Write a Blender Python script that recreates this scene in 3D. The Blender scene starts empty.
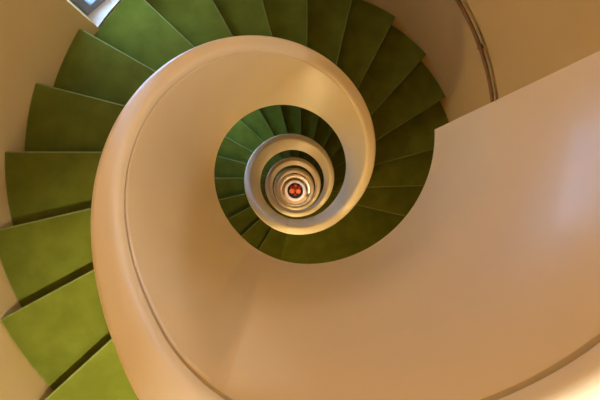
import bpy, bmesh, math, random
from math import sin, cos, pi, radians as rad
random.seed(4)
sc = bpy.context.scene
col = sc.collection

# ------------------------------------------------------------------ scale
# plan distances are in well radii (RW metres each), depths below the eye in u (UM metres each)
RW = 0.52
H = 15.321                      # storey height in u
UM = 3.3 / H
FLOORS = 5
U0 = 7.0                        # top landing below the eye
UG = U0 + FLOORS * H            # ground floor below the eye
Z0 = UG * UM                    # eye height above the ground
RIS = H / 19                    # 19 risers a storey
EX, EY = -.085, .477            # eye off the axis of the well
FOC = UM * 1000 / RW            # focal length in pixels of a 600 px wide frame
R_OUT = 1.11                   # outside of the parapet wall


def P(r, th, u):
    """plan radius (well radii), angle clockwise seen from above (deg), depth u -> metres"""
    a = rad(th)
    return (r * RW * cos(a), -r * RW * sin(a), Z0 - u * UM)


def wall_r(th):
    return 3.235 - .07 * cos(rad(th - 320))


# ------------------------------------------------------------------ heights along the spiral (th runs on by 360 a storey)
A0, A1 = 104.5, 400.0


def _flight(th):
    n = max(0, math.floor((th - A1 + 360) / 360))
    t = th - 360 * n
    return (min(max((t - A0) / (A1 - A0), 0), 1) + n), n, t


def rail_u(th):
    s = 0
    for k in range(-6, 7):
        s += 2.263 + _flight(th + k * 2.2)[0] * H
    return s / 13


def foot_u(th):
    s = 0
    for k in range(-6, 7):
        f, n, t = _flight(th + k * 2.0)
        s += 7.779 + f * H + .186 * min(max((t - 90) / 10, 0), 1)
    return min(s / 13, UG)


# nosing lines: direction and sideways offset from the axis (well radii)
NOS = {-1: (104.6, -.08), 0: (121.4, -.11), 1: (137.7, -.14), 2: (151.8, -.09), 3: (167.0, -.09), 4: (180.2, .012),
       5: (194.3, .07), 6: (209.6, .06), 7: (223.4, .14), 8: (240.4, .066), 9: (254.8, .11), 10: (270.0, .128),
       11: (283.2, .215), 12: (297.9, .248), 13: (312.3, .30), 14: (327.9, .289), 15: (344.4, .274),
       16: (358.3, .334), 17: (373.0, .362)}


def nos_ang(k, r, back=0.0):
    th, de = NOS[k]
    return th + math.degrees(math.asin((de - back / RW) / r))


# ------------------------------------------------------------------ materials
def new_mat(name):
    m = bpy.data.materials.new(name)
    m.use_nodes = True
    nt = m.node_tree
    return m, nt, nt.nodes['Principled BSDF']


def mat(name, c, rough=.5, c2=None, scale=6., bump=0., bscale=60., metal=0., spec=.5, coat=0., sheen=0., detail=4.):
    m, nt, b = new_mat(name)
    b.inputs['Roughness'].default_value = rough
    b.inputs['Metallic'].default_value = metal
    b.inputs['Specular IOR Level'].default_value = spec
    b.inputs['Coat Weight'].default_value = coat
    b.inputs['Coat Roughness'].default_value = .12
    b.inputs['Sheen Weight'].default_value = sheen
    b.inputs['Base Color'].default_value = (*c, 1)
    tc = nt.nodes.new('ShaderNodeTexCoord')
    if c2:
        n = nt.nodes.new('ShaderNodeTexNoise')
        n.inputs['Scale'].default_value = scale
        n.inputs['Detail'].default_value = detail
        r = nt.nodes.new('ShaderNodeValToRGB')
        r.color_ramp.elements[0].position = .35
        r.color_ramp.elements[1].position = .68
        r.color_ramp.elements[0].color = (*c, 1)
        r.color_ramp.elements[1].color = (*c2, 1)
        nt.links.new(tc.outputs['Object'], n.inputs['Vector'])
        nt.links.new(n.outputs['Fac'], r.inputs['Fac'])
        nt.links.new(r.outputs['Color'], b.inputs['Base Color'])
    if bump:
        n = nt.nodes.new('ShaderNodeTexNoise')
        n.inputs['Scale'].default_value = bscale
        n.inputs['Detail'].default_value = 3
        bp = nt.nodes.new('ShaderNodeBump')
        bp.inputs['Strength'].default_value = bump
        bp.inputs['Distance'].default_value = .01
        nt.links.new(tc.outputs['Object'], n.inputs['Vector'])
        nt.links.new(n.outputs['Fac'], bp.inputs['Height'])
        nt.links.new(bp.outputs['Normal'], b.inputs['Normal'])
    return m


M = {}
M['parapet'] = mat('parapet gloss paint', (.78, .665, .47), .34, (.81, .70, .50), 2.2, .05, 4., spec=.4, coat=.1)
M['coping'] = mat('coping gloss paint', (.80, .70, .53), .36, (.82, .72, .55), 3., .03, 8., spec=.4)
M['wall'] = mat('stairwell distemper', (.63, .45, .185), .75, (.67, .485, .21), 1.6, .05, 25., spec=.25)
M['ceiling'] = mat('ceiling distemper', (.78, .70, .55), .8)
M['carpet'] = mat('green carpet', (.098, .113, .009), .95, (.128, .146, .014), 7., .35, 260., spec=.1, sheen=.08)
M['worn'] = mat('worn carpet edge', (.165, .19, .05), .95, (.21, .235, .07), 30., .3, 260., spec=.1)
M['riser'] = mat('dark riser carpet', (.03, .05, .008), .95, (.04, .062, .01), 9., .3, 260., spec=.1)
M['slab'] = mat('landing slab paint', (.66, .52, .32), .6)
M['rail'] = mat('brown varnished rail', (.16, .075, .03), .35, (.22, .11, .045), 14.)
M['bracket'] = mat('dark bronze', (.06, .035, .02), .4, metal=.7)
M['sill'] = mat('white window paint', (.82, .80, .80), .35)
M['frame'] = mat('grey blue window paint', (.22, .24, .30), .4)
M['stone'] = mat('warm stone floor', (.60, .42, .22), .4, (.68, .50, .28), 3.)
M['bowl'] = mat('white glazed planter', (.90, .86, .84), .3, (.93, .90, .88), 5.)
M['soil'] = mat('dark soil', (.025, .012, .008), .95, (.05, .022, .012), 30., .5, 60.)
M['petal'] = mat('red petals', (.36, .016, .008), .55, (.46, .03, .012), 18.)
M['petal_orange'] = mat('orange red petals', (.78, .12, .035), .55, (.88, .22, .07), 18.)
M['bud'] = mat('yellow flower eye', (.8, .45, .06), .6)
M['leaf'] = mat('dark leaf', (.05, .016, .01), .5, (.03, .03, .012), 12.)

gm, nt, b = new_mat('window glass')
nt.nodes.remove(b)
out = nt.nodes['Material Output']
tr = nt.nodes.new('ShaderNodeBsdfTransparent')
gl = nt.nodes.new('ShaderNodeBsdfGlossy')
gl.inputs['Roughness'].default_value = .02
fr = nt.nodes.new('ShaderNodeFresnel')
mx = nt.nodes.new('ShaderNodeMixShader')
nt.links.new(fr.outputs[0], mx.inputs[0])
nt.links.new(tr.outputs[0], mx.inputs[1])
nt.links.new(gl.outputs[0], mx.inputs[2])
nt.links.new(mx.outputs[0], out.inputs['Surface'])
M['glass'] = gm


# ------------------------------------------------------------------ object helpers
def tag(o, label=None, cat=None, group=None, kind=None):
    for k, v in (('label', label), ('category', cat), ('group', group), ('kind', kind)):
        if v:
            o[k] = v
    return o


def empty(name, loc):
    o = bpy.data.objects.new(name, None)
    o.empty_display_size = .1
    o.location = loc
    col.objects.link(o)
    return o


def build(name, bm, m, parent=None, smooth=None, recalc=True, origin=None):
    """links a bmesh given in world metres as one mesh object under parent (an unrotated root)"""
    if recalc:
        bmesh.ops.recalc_face_normals(bm, faces=bm.faces)
    base = (0, 0, 0)
    if parent is not None:
        base = WORLD[parent.name]
    elif origin is not None:
        base = origin
    for v in bm.verts:
        v.co.x -= base[0]
        v.co.y -= base[1]
        v.co.z -= base[2]
    me = bpy.data.meshes.new(name)
    bm.to_mesh(me)
    bm.free()
    if smooth is not None:
        me.polygons.foreach_set('use_smooth', [True] * len(me.polygons))
        me.set_sharp_from_angle(angle=rad(smooth))
    me.materials.append(m)
    o = bpy.data.objects.new(name, me)
    col.objects.link(o)
    if parent is not None:
        o.parent = parent
        WORLD[o.name] = base
    else:
        o.location = base
        WORLD[o.name] = base
    return o


WORLD = {}


def root(name, loc):
    o = empty(name, loc)
    WORLD[o.name] = tuple(loc)
    return o


def loft(bm, rings, closed=True, caps=True):
    """rings: list of lists of points"""
    vs = [[bm.verts.new(p) for p in r] for r in rings]
    n = len(vs[0])
    for a, c in zip(vs[:-1], vs[1:]):
        for i in range(n if closed else n - 1):
            j = (i + 1) % n
            bm.faces.new((a[i], a[j], c[j], c[i]))
    if caps and closed:
        bm.faces.new(vs[0])
        bm.faces.new(list(reversed(vs[-1])))
    return vs


def bevel(o, w, seg=2, ang=40):
    md = o.modifiers.new('soft edges', 'BEVEL')
    md.width = w
    md.segments = seg
    md.limit_method = 'ANGLE'
    md.angle_limit = rad(ang)
    md.harden_normals = False


def tube(bm, pts, r, n=10):
    from mathutils import Vector
    pts = [Vector(p) for p in pts]
    rings = []
    for i, p in enumerate(pts):
        d = (pts[min(i + 1, len(pts) - 1)] - pts[max(i - 1, 0)]).normalized()
        up = Vector((0, 0, 1)) if abs(d.z) < .9 else Vector((1, 0, 0))
        s = d.cross(up).normalized()
        t = s.cross(d).normalized()
        rings.append([p + s * (r * cos(2 * pi * k / n)) + t * (r * sin(2 * pi * k / n)) for k in range(n)])
    loft(bm, rings)


def frange(a, b, step):
    n = max(1, int(round((b - a) / step)))
    return [a + (b - a) * i / n for i in range(n + 1)]


# ------------------------------------------------------------------ setting: stairwell wall with a window on every storey
U_TOP = -5.6
WIN_A, WIN_B = 213.4, 243.4
SILL_U = 13.40
wins = [(SILL_U + H * n, (9.0, 7.2, 9.4, 9.4, 9.4)[n] + H * n) for n in range(FLOORS)]
cols = frange(WIN_A, WIN_B, 2.5) + frange(WIN_B, WIN_A + 360, 2.5)[1:]
rows = [U_TOP]
for s, h in wins:
    rows += [h, s]
rows.append(UG)
rows2 = []
for a, c in zip(rows[:-1], rows[1:]):
    rows2 += frange(a, c, 2.5)[:-1]
rows2.append(UG)
bm = bmesh.new()
grid = [[bm.verts.new(P(wall_r(t), t, u)) for t in cols[:-1]] for u in rows2]
nc = len(cols) - 1
for i in range(len(rows2) - 1):
    um = (rows2[i] + rows2[i + 1]) / 2
    inwin = any(h < um < s for s, h in wins)
    for j in range(nc):
        tm = (cols[j] + cols[j + 1]) / 2
        if inwin and WIN_A < tm < WIN_B:
            continue
        k = (j + 1) % nc
        bm.faces.new((grid[i][j], grid[i + 1][j], grid[i + 1][k], grid[i][k]))
w = build('wall_outer', bm, M['wall'], smooth=30, recalc=False)
tag(w, 'curved mustard yellow stairwell wall around the steps', kind='structure')

for nm, u, mm, rr in (('floor', UG, M['stone'], 3.4), ('ceiling', U_TOP, M['ceiling'], 3.4)):
    bm = bmesh.new()
    top = [P(rr, t, u) for t in range(0, 360, 5)]
    off = -.1 if nm == 'floor' else .1
    loft(bm, [top, [(x, y, z + off) for x, y, z in top]])
    tag(build(nm, bm, mm), 'warm stone ground floor at the foot of the well' if nm == 'floor' else 'plain stairwell ceiling',
        kind='structure')


def boxpts(bm, c, ux, uy, uz):
    """box: corner c, edge vectors"""
    from mathutils import Vector
    c, ux, uy, uz = Vector(c), Vector(ux), Vector(uy), Vector(uz)
    v = [bm.verts.new(c + ux * i + uy * j + uz * k) for k in (0, 1) for j in (0, 1) for i in (0, 1)]
    for f in ((0, 1, 3, 2), (4, 6, 7, 5), (0, 4, 5, 1), (2, 3, 7, 6), (0, 2, 6, 4), (1, 5, 7, 3)):
        bm.faces.new([v[i] for i in f])


from mathutils import Vector
for n, (s, h) in enumerate(wins):
    a = Vector(P(wall_r(WIN_A), WIN_A, s))
    c = Vector(P(wall_r(WIN_B), WIN_B, s))
    ex = (c - a).normalized()
    L = (c - a).length
    outw = Vector((ex.y, -ex.x, 0))
    if outw.dot(a) < 0:
        outw = -outw
    sag = 0.075
    hh = (s - h) * UM
    up = Vector((0, 0, 1))
    wr = root('window_%d' % (n + 1), a)
    tag(wr, 'grey framed stairwell window with white sill beside the %s flight from the top' % ('first', 'second', 'third', 'fourth', 'fifth')[n], kind='structure')
    D = .27
    bm = bmesh.new()
    # jambs and head of the opening
    boxpts(bm, a - ex * .05, ex * .05, outw * D, up * hh)
    boxpts(bm, c, ex * .05, outw * D, up * hh)
    boxpts(bm, a - ex * .05 + up * hh, ex * (L + .1), outw * D, up * .05)
    build('window_reveal', bm, M['wall'], wr)
    # sill follows the curve of the wall on its room side
    bm = bmesh.new()
    front = [Vector(P(wall_r(t), t, s)) for t in frange(WIN_A, WIN_B, 2.5)]
    ring = front + [c + outw * D, a + outw * D]
    loft(bm, [[p - up * .04 for p in ring], [p for p in ring]])
    build('window_sill', bm, M['sill'], wr)
    # frame: outer rails, mullion, in a plane set back in the wall
    bm = bmesh.new()
    fo = a + outw * .10 + up * .005
    fw, fd = .065, .06
    boxpts(bm, fo, ex * fw, outw * fd, up * (hh - .005))
    boxpts(bm, fo + ex * (L - fw), ex * fw, outw * fd, up * (hh - .005))
    boxpts(bm, fo + ex * fw, ex * (L - 2 * fw), outw * fd, up * fw)
    boxpts(bm, fo + ex * fw + up * (hh - fw - .005), ex * (L - 2 * fw), outw * fd, up * fw)
    boxpts(bm, fo + ex * (L / 2 - .03) + up * fw, ex * .06, outw * fd, up * (hh - 2 * fw - .005))
    bar = fo + ex * fw + up * (hh * .62) + outw * .01
    boxpts(bm, bar, ex * (L / 2 - fw - .03), outw * .04, up * .035)
    boxpts(bm, bar + ex * (L / 2 - fw + .03), ex * (L / 2 - fw - .03), outw * .04, up * .035)
    bevel(build('window_frame', bm, M['frame'], wr), .006)
    bm = bmesh.new()
    q = fo + outw * .03
    bm.faces.new([bm.verts.new(p) for p in (q, q + ex * L, q + ex * L + up * hh, q + up * hh)])
    build('window_pane', bm, M['glass'], wr, recalc=False)
    # portal guides daylight sampling through the opening
    ld = bpy.data.lights.new('daylight_portal', 'AREA')
    ld.shape = 'RECTANGLE'
    ld.size, ld.size_y = L, hh
    ld.cycles.is_portal = True
    lo = bpy.data.objects.new('daylight_portal', ld)
    lo.location = a + ex * L / 2 + up * hh / 2 + outw * .26
    lo.rotation_euler = (-outw).to_track_quat('-Z', 'Y').to_euler()
    col.objects.link(lo)

# ------------------------------------------------------------------ parapets, one piece a storey
JOINT = 101.5
PAR_LABEL = [
    'nearest and widest coil of cream parapet, with a straight cut end at right',
    'second cream parapet coil down, the ring just inside the wide top coil',
    'third cream parapet coil down, inside the second and its dark green gap',
    'fourth cream parapet coil down, a thin ring near the centre',
    'lowest cream parapet coil, the thin ring closest around the white planter']


def sweep(name, prof, a, b_, mm, parent, smooth=35):
    bm = bmesh.new()
    rings = []
    for t in frange(a, b_, 2.5):
        g, f = rail_u(t), foot_u(t)
        g = min(g, UG - .3)
        rings.append([P(r, t, (g if ref == 'g' else max(f, g + .2)) + o) for r, ref, o in prof])
    loft(bm, rings)
    return build(name, bm, mm, parent, smooth=smooth)


WALLP = [(1.05, 'g', -.02), (1.046, 'g', .03), (1.006, 'g', .045), (1.0, 'g', .07), (1.0, 'f', -.06), (1.012, 'f', 0), (R_OUT - .01, 'f', 0),
         (R_OUT, 'f', -.05), (R_OUT, 'g', -.02)]
COPP = [(1.048, 'g', -.021), (1.004, 'g', -.021), (.996, 'g', -.05), (.997, 'g', -.13), (1.006, 'g', -.19), (1.022, 'g', -.225),
        (1.045, 'g', -.24), (1.105, 'g', -.24), (1.128, 'g', -.225), (1.139, 'g', -.19), (1.144, 'g', -.14), (1.144, 'g', -.021)]
for n in range(FLOORS):
    a = -2.3 if n == 0 else JOINT + 360 * n + .12
    b_ = JOINT + 360 * (n + 1) if n < FLOORS - 1 else 360 * n + 372
    zb = Z0 - foot_u(b_) * UM
    pr = root('parapet', (0, 0, zb))
    tag(pr, PAR_LABEL[n], 'parapet', 'spiral parapet coils')
    sweep('parapet_wall', WALLP, a, b_, M['parapet'], pr)
    sweep('coping', COPP, a, b_, M['coping'], pr)
    if n == 0:
        # return wall that closes the end of the top landing
        bm = bmesh.new()
        rings = []
        for t in (1.2, -2.25):
            rings.append([P(r, t, u) for r, u in ((R_OUT - .001, 2.2), (wall_r(t) - .006, 2.2), (wall_r(t) - .006, 7.1), (R_OUT - .001, 7.1))])
        loft(bm, rings)
        build('end_wall', bm, M['parapet'], pr)

# ------------------------------------------------------------------ stair flights and landings
RI = R_OUT + .004
STEP_R = [RI + (1.0) * i / 8 for i in range(9)]


def radii(ro):
    return [RI + (ro - RI) * i / 8 for i in range(9)]


def plate(angs_a, angs_b, u_top, th_m, seg=7, inset=.004):
    """slab between two lines given as functions angle(r); outer end follows the curved wall"""
    bm = bmesh.new()
    du = th_m / UM
    top, bot = [], []
    for i in range(9):
        f = i / 8
        row_t, row_b = [], []
        for j in range(seg + 1):
            r = RI + (3.2 - RI) * f
            for _ in range(3):
                t = angs_a(r) + (angs_b(r) - angs_a(r)) * j / seg
                r = RI + (wall_r(t) - inset - RI) * f
            row_t.append(P(r, t, u_top))
            row_b.append(P(r, t, u_top + du))
        top.append(row_t)
        bot.append(row_b)
    T = [[bm.verts.new(p) for p in r] for r in top]
    B = [[bm.verts.new(p) for p in r] for r in bot]
    for i in range(8):
        for j in range(seg):
            bm.faces.new((T[i][j], T[i][j + 1], T[i + 1][j + 1], T[i + 1][j]))
            bm.faces.new((B[i][j], B[i + 1][j], B[i + 1][j + 1], B[i][j + 1]))
    for j in range(seg):
        bm.faces.new((T[0][j], B[0][j], B[0][j + 1], T[0][j + 1]))
        bm.faces.new((T[8][j], T[8][j + 1], B[8][j + 1], B[8][j]))
    for i in range(8):
        bm.faces.new((T[i][0], T[i + 1][0], B[i + 1][0], B[i][0]))
        bm.faces.new((T[i][seg], B[i][seg], B[i + 1][seg], T[i + 1][seg]))
    return bm


def riser_bm(k, u_hi, u_lo, off=0.0):
    """upright board under nosing line k"""
    bm = bmesh.new()
    rings = []
    for i in range(9):
        f = i / 8
        r0 = RI + (wall_r(nos_ang(k, 3.2) + off) - .006 - RI) * f
        p = [(nos_ang(k, r0, .02), u_hi), (nos_ang(k, r0, .056), u_lo), (nos_ang(k, r0, .074), u_lo), (nos_ang(k, r0, .04), u_hi)]
        rings.append([P(r0, t + off, u) for t, u in p])
    loft(bm, rings)
    return bm


TT = .038           # tread thickness, metres
LEVEL = lambda k: U0 + RIS * (k + 1)     # surface of tread k (k = -1 is the landing)
FL_LABEL = [
    'topmost flight of green carpeted winding steps, the large treads against the outer wall',
    'second flight of green carpeted steps down, dark treads inside the wide top parapet coil',
    'third flight of green carpeted steps down, the thin dark ring inside the second parapet coil',
    'fourth flight of green carpeted steps down, a dark sliver inside the third parapet coil',
    'lowest flight of green carpeted steps, deep down next to the ground floor']
protos = {}
for n in range(FLOORS):
    dz = -3.3 * n
    base = (0, 0, Z0 - (LEVEL(17) + RIS) * UM - 3.3 * n)
    fl = root('stair_flight', base)
    tag(fl, FL_LABEL[n], 'stairs', 'flights of green carpeted steps')
    for k in range(18):
        if n == 0:
            lo = lambda r, k=k: nos_ang(k - 1, r, .076)
            hi = lambda r, k=k: nos_ang(k, r)
            st = build('step', plate(lo, hi, LEVEL(k), TT), M['carpet'], fl)
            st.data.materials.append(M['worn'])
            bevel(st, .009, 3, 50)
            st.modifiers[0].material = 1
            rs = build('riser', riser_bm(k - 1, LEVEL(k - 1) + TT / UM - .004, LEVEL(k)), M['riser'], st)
            protos[k] = (st, rs)
        else:
            s0, r0 = protos[k]
            st = s0.copy()
            st.parent = fl
            col.objects.link(st)
            rs = r0.copy()
            rs.parent = st
            col.objects.link(rs)

LD_LABEL = [
    'top landing in green carpet behind the nearest parapet',
    'bright green carpeted landing below the lower rim of the top parapet',
    'second landing down in dark green carpet, inside the second parapet coil',
    'third landing down in green carpet, deep in the well',
    'fourth landing down in green carpet, just above the ground floor']
for n in range(FLOORS):
    u = U0 + H * n
    ld = root('stair_landing', (0, 0, Z0 - u * UM - .16))
    tag(ld, LD_LABEL[n], 'landing', 'green carpeted landings')
    lo = (lambda r: 1.25) if n == 0 else (lambda r: nos_ang(17, r, .076) - 360)
    hi = lambda r: nos_ang(-1, r)
    hs = lambda r: nos_ang(-1, r, .085)
    bevel(build('carpet', plate(lo, hi, u, TT, 24), M['carpet'], ld), .011, 3, 50)
    build('slab', plate(lo, hs, u + (TT + .001) / UM, .12, 24), M['slab'], ld)
    if n:
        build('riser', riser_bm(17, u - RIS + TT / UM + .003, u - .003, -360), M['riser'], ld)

# ------------------------------------------------------------------ handrail on the outer wall of the top flight
hr = root('handrail', P(3.1, 375, 17.6))
tag(hr, 'slim brown round handrail curving along the mustard wall beside the top flight', 'handrail')


def hr_u(t):
    return 14.55 + .0555 * (t - 330)


bm = bmesh.new()
tube(bm, [P(wall_r(t) - .082, t, hr_u(t)) for t in frange(112, 375, 2.5)], .0145)
build('rail', bm, M['rail'], hr, smooth=60)
for t in range(147, 376, 45):
    bm = bmesh.new()
    u = hr_u(t)
    w_ = wall_r(t)
    tube(bm, [P(w_ - .082, t, u + .07), P(w_ - .07, t, u + .20), P(w_ - .04, t, u + .25), P(w_ - .004, t, u + .25)], .008, 8)
    tube(bm, [P(w_ - .03, t, u + .25), P(w_ - .004, t, u + .25)], .026, 12)
    build('bracket', bm, M['bracket'], hr, smooth=60)

# ------------------------------------------------------------------ planter with red flowers at the foot of the well
PR, PI_, PH = .445, .335, .46
pl = root('planter', (0, 0, 0))
tag(pl, 'round white planter with broad rim on the ground floor, centre of the well', 'planter')


def lathe(bm, prof, seg=48, cx=0, cy=0, z=0):
    rings = [[(cx + r * cos(2 * pi * k / seg), cy + r * sin(2 * pi * k / seg), z + h) for k in range(seg)] for r, h in prof]
    return loft(bm, rings)


bm = bmesh.new()
lathe(bm, [(.28, 0), (.33, .02), (.39, .16), (.425, .34), (.44, .42), (.445, .45), (.435, .46), (.35, .46), (.337, .45),
           (.33, .40), (.30, .30), (.28, .28)])
build('bowl', bm, M['bowl'], pl, smooth=40)
bm = bmesh.new()
lathe(bm, [(.295, .29), (.33, .37), (.32, .385), (.2, .40), (.05, .41)])
build('soil', bm, M['soil'], pl, smooth=60)


def flower(x, y, r, pm, label, tilt, z=.52):
    fr_ = root('red_flower', (x, y, .395))
    tag(fr_, label, 'flower', 'red flowers in the white planter')
    bm = bmesh.new()
    tube(bm, [(x, y, .395), (x + .005, y, .46), (x, y, z)], .006, 8)
    build('stem', bm, M['leaf'], fr_, smooth=60)
    for layer, (rr, nn, lift) in enumerate(((r, 7, .02), (r * .62, 5, .045))):
        bm = bmesh.new()
        for k in range(nn):
            a0 = tilt + 2 * pi * k / nn + layer * .3
            dx, dy = cos(a0), sin(a0)
            pts = []
            rows_ = []
            for i in range(6):
                f = i / 5
                wd = rr * .36 * sin(pi * (0.08 + .92 * f) ** .8) + .002
                zz = z + lift * sin(f * 2.2) - .012 * f * f
                row = []
                for s_ in (-1, 0, 1):
                    row.append((x + dx * rr * f - dy * wd * s_, y + dy * rr * f + dx * wd * s_, zz - (.006 if s_ == 0 else 0)))
                rows_.append(row)
            up_ = [[bm.verts.new(p) for p in r_] for r_ in rows_]
            dn = [[bm.verts.new((p[0], p[1], p[2] - .004)) for p in r_] for r_ in rows_]
            for i in range(5):
                for j in range(2):
                    bm.faces.new((up_[i][j], up_[i][j + 1], up_[i + 1][j + 1], up_[i + 1][j]))
                    bm.faces.new((dn[i][j], dn[i + 1][j], dn[i + 1][j + 1], dn[i][j + 1]))
            for i in range(5):
                bm.faces.new((up_[i][0], up_[i + 1][0], dn[i + 1][0], dn[i][0]))
                bm.faces.new((up_[i][2], dn[i][2], dn[i + 1][2], up_[i + 1][2]))
            bm.faces.new((up_[0][0], dn[0][0], dn[0][1], dn[0][2], up_[0][2], up_[0][1]))
            bm.faces.new((up_[5][0], up_[5][1], up_[5][2], dn[5][2], dn[5][1], dn[5][0]))
        build('petals', bm, pm, fr_, smooth=60)
    bm = bmesh.new()
    lathe(bm, [(.004, -.004), (r * .13, .004), (r * .12, .016), (r * .04, .022)], 14, x, y, z + .02)
    build('flower_eye', bm, M['bud'], fr_, smooth=60)
    bm = bmesh.new()
    for k in range(4):
        a0 = tilt + .5 + k * pi / 2
        dx, dy = cos(a0), sin(a0)
        q = [(0, 0), (.4, .2), (.8, .15), (1, 0), (.8, -.15), (.4, -.2)]
        ring = [(x + r * .9 * (dx * f - dy * s_), y + r * .9 * (dy * f + dx * s_), z - .055 - .02 * f) for f, s_ in q]
        loft(bm, [ring, [(px, py, pz + .004) for px, py, pz in ring]])
    build('leaf', bm, M['leaf'], fr_)


flower(-.13, -.01, .135, M['petal_orange'], 'large orange red flower at the left of the planter', .2, .56)
flower(.13, -.02, .125, M['petal_orange'], 'large orange red flower at the right of the planter', .5, .56)
flower(.01, .20, .115, M['petal'], 'deep red flower at the far upper side of the planter', .9, .53)
flower(.0, .06, .065, M['petal'], 'small deep red flower at the middle of the planter', .1, .475)
flower(-.16, .15, .075, M['petal'], 'small deep red flower at the upper left rim of the planter', .4, .49)
flower(.17, .14, .08, M['petal'], 'small deep red flower at the upper right rim of the planter', .7, .49)
flower(.0, -.17, .06, M['petal'], 'small deep red flower at the lower side of the planter', .3, .48)

# ------------------------------------------------------------------ light
world = bpy.data.worlds.new('overcast sky')
sc.world = world
world.use_nodes = True
wn = world.node_tree
bg = wn.nodes['Background']
bg.inputs['Color'].default_value = (.34, .60, 1.0, 1)
bg.inputs['Strength'].default_value = 13.0


def lamp(name, loc, w, c=(1, .68, .34), r=.05):
    ld = bpy.data.lights.new(name, 'POINT')
    ld.energy = w
    ld.color = c
    ld.shadow_soft_size = r
    o = bpy.data.objects.new(name, ld)
    o.location = loc
    col.objects.link(o)
    return o


lamp('landing_lamp', P(1.85, 47, U0 - 2.05 / UM), 72, (1, .97, .93))
sd = bpy.data.lights.new('added_tread_spot', 'SPOT')  # added spot with no fixture, brightens the first treads of the top flight
sd.energy = 640
sd.color = (1, .90, .66)
sd.spot_size = rad(36)
sd.spot_blend = 1.0
sd.shadow_soft_size = .05
so = bpy.data.objects.new('added_tread_spot', sd)
so.location = P(2.6, 102, U_TOP + .4)
so.rotation_euler = (Vector(P(2.45, 124, 8.2)) - so.location).to_track_quat('-Z', 'Y').to_euler()
col.objects.link(so)
for n in range(1, FLOORS):
    lamp('landing_lamp', P(2.1, 104, U0 + H * n - 1.6 / UM), 30, (1, .74, .34))
lamp('entrance_lamp', P(2.4, 58, UG - 1.75 / UM), 75, (1, .88, .74))

# ------------------------------------------------------------------ camera
cd = bpy.data.cameras.new('camera')
cd.sensor_width = 36
cd.lens = FOC / 600 * 36
cd.shift_x = (300 - 294.066) / 600
cd.shift_y = -(200 - 196.558) / 600
cd.clip_start = .02
cam = bpy.data.objects.new('camera', cd)
cam.location = (EX * RW, -EY * RW, Z0)
col.objects.link(cam)
sc.camera = cam

sc.view_settings.view_transform = 'Standard'
sc.view_settings.look = 'None'
sc.view_settings.gamma = 1
sc.view_settings.use_curve_mapping = False
sc.view_settings.exposure = 0
sc.cycles.use_denoising = True
sc.cycles.max_bounces = 10
sc.cycles.diffuse_bounces = 6
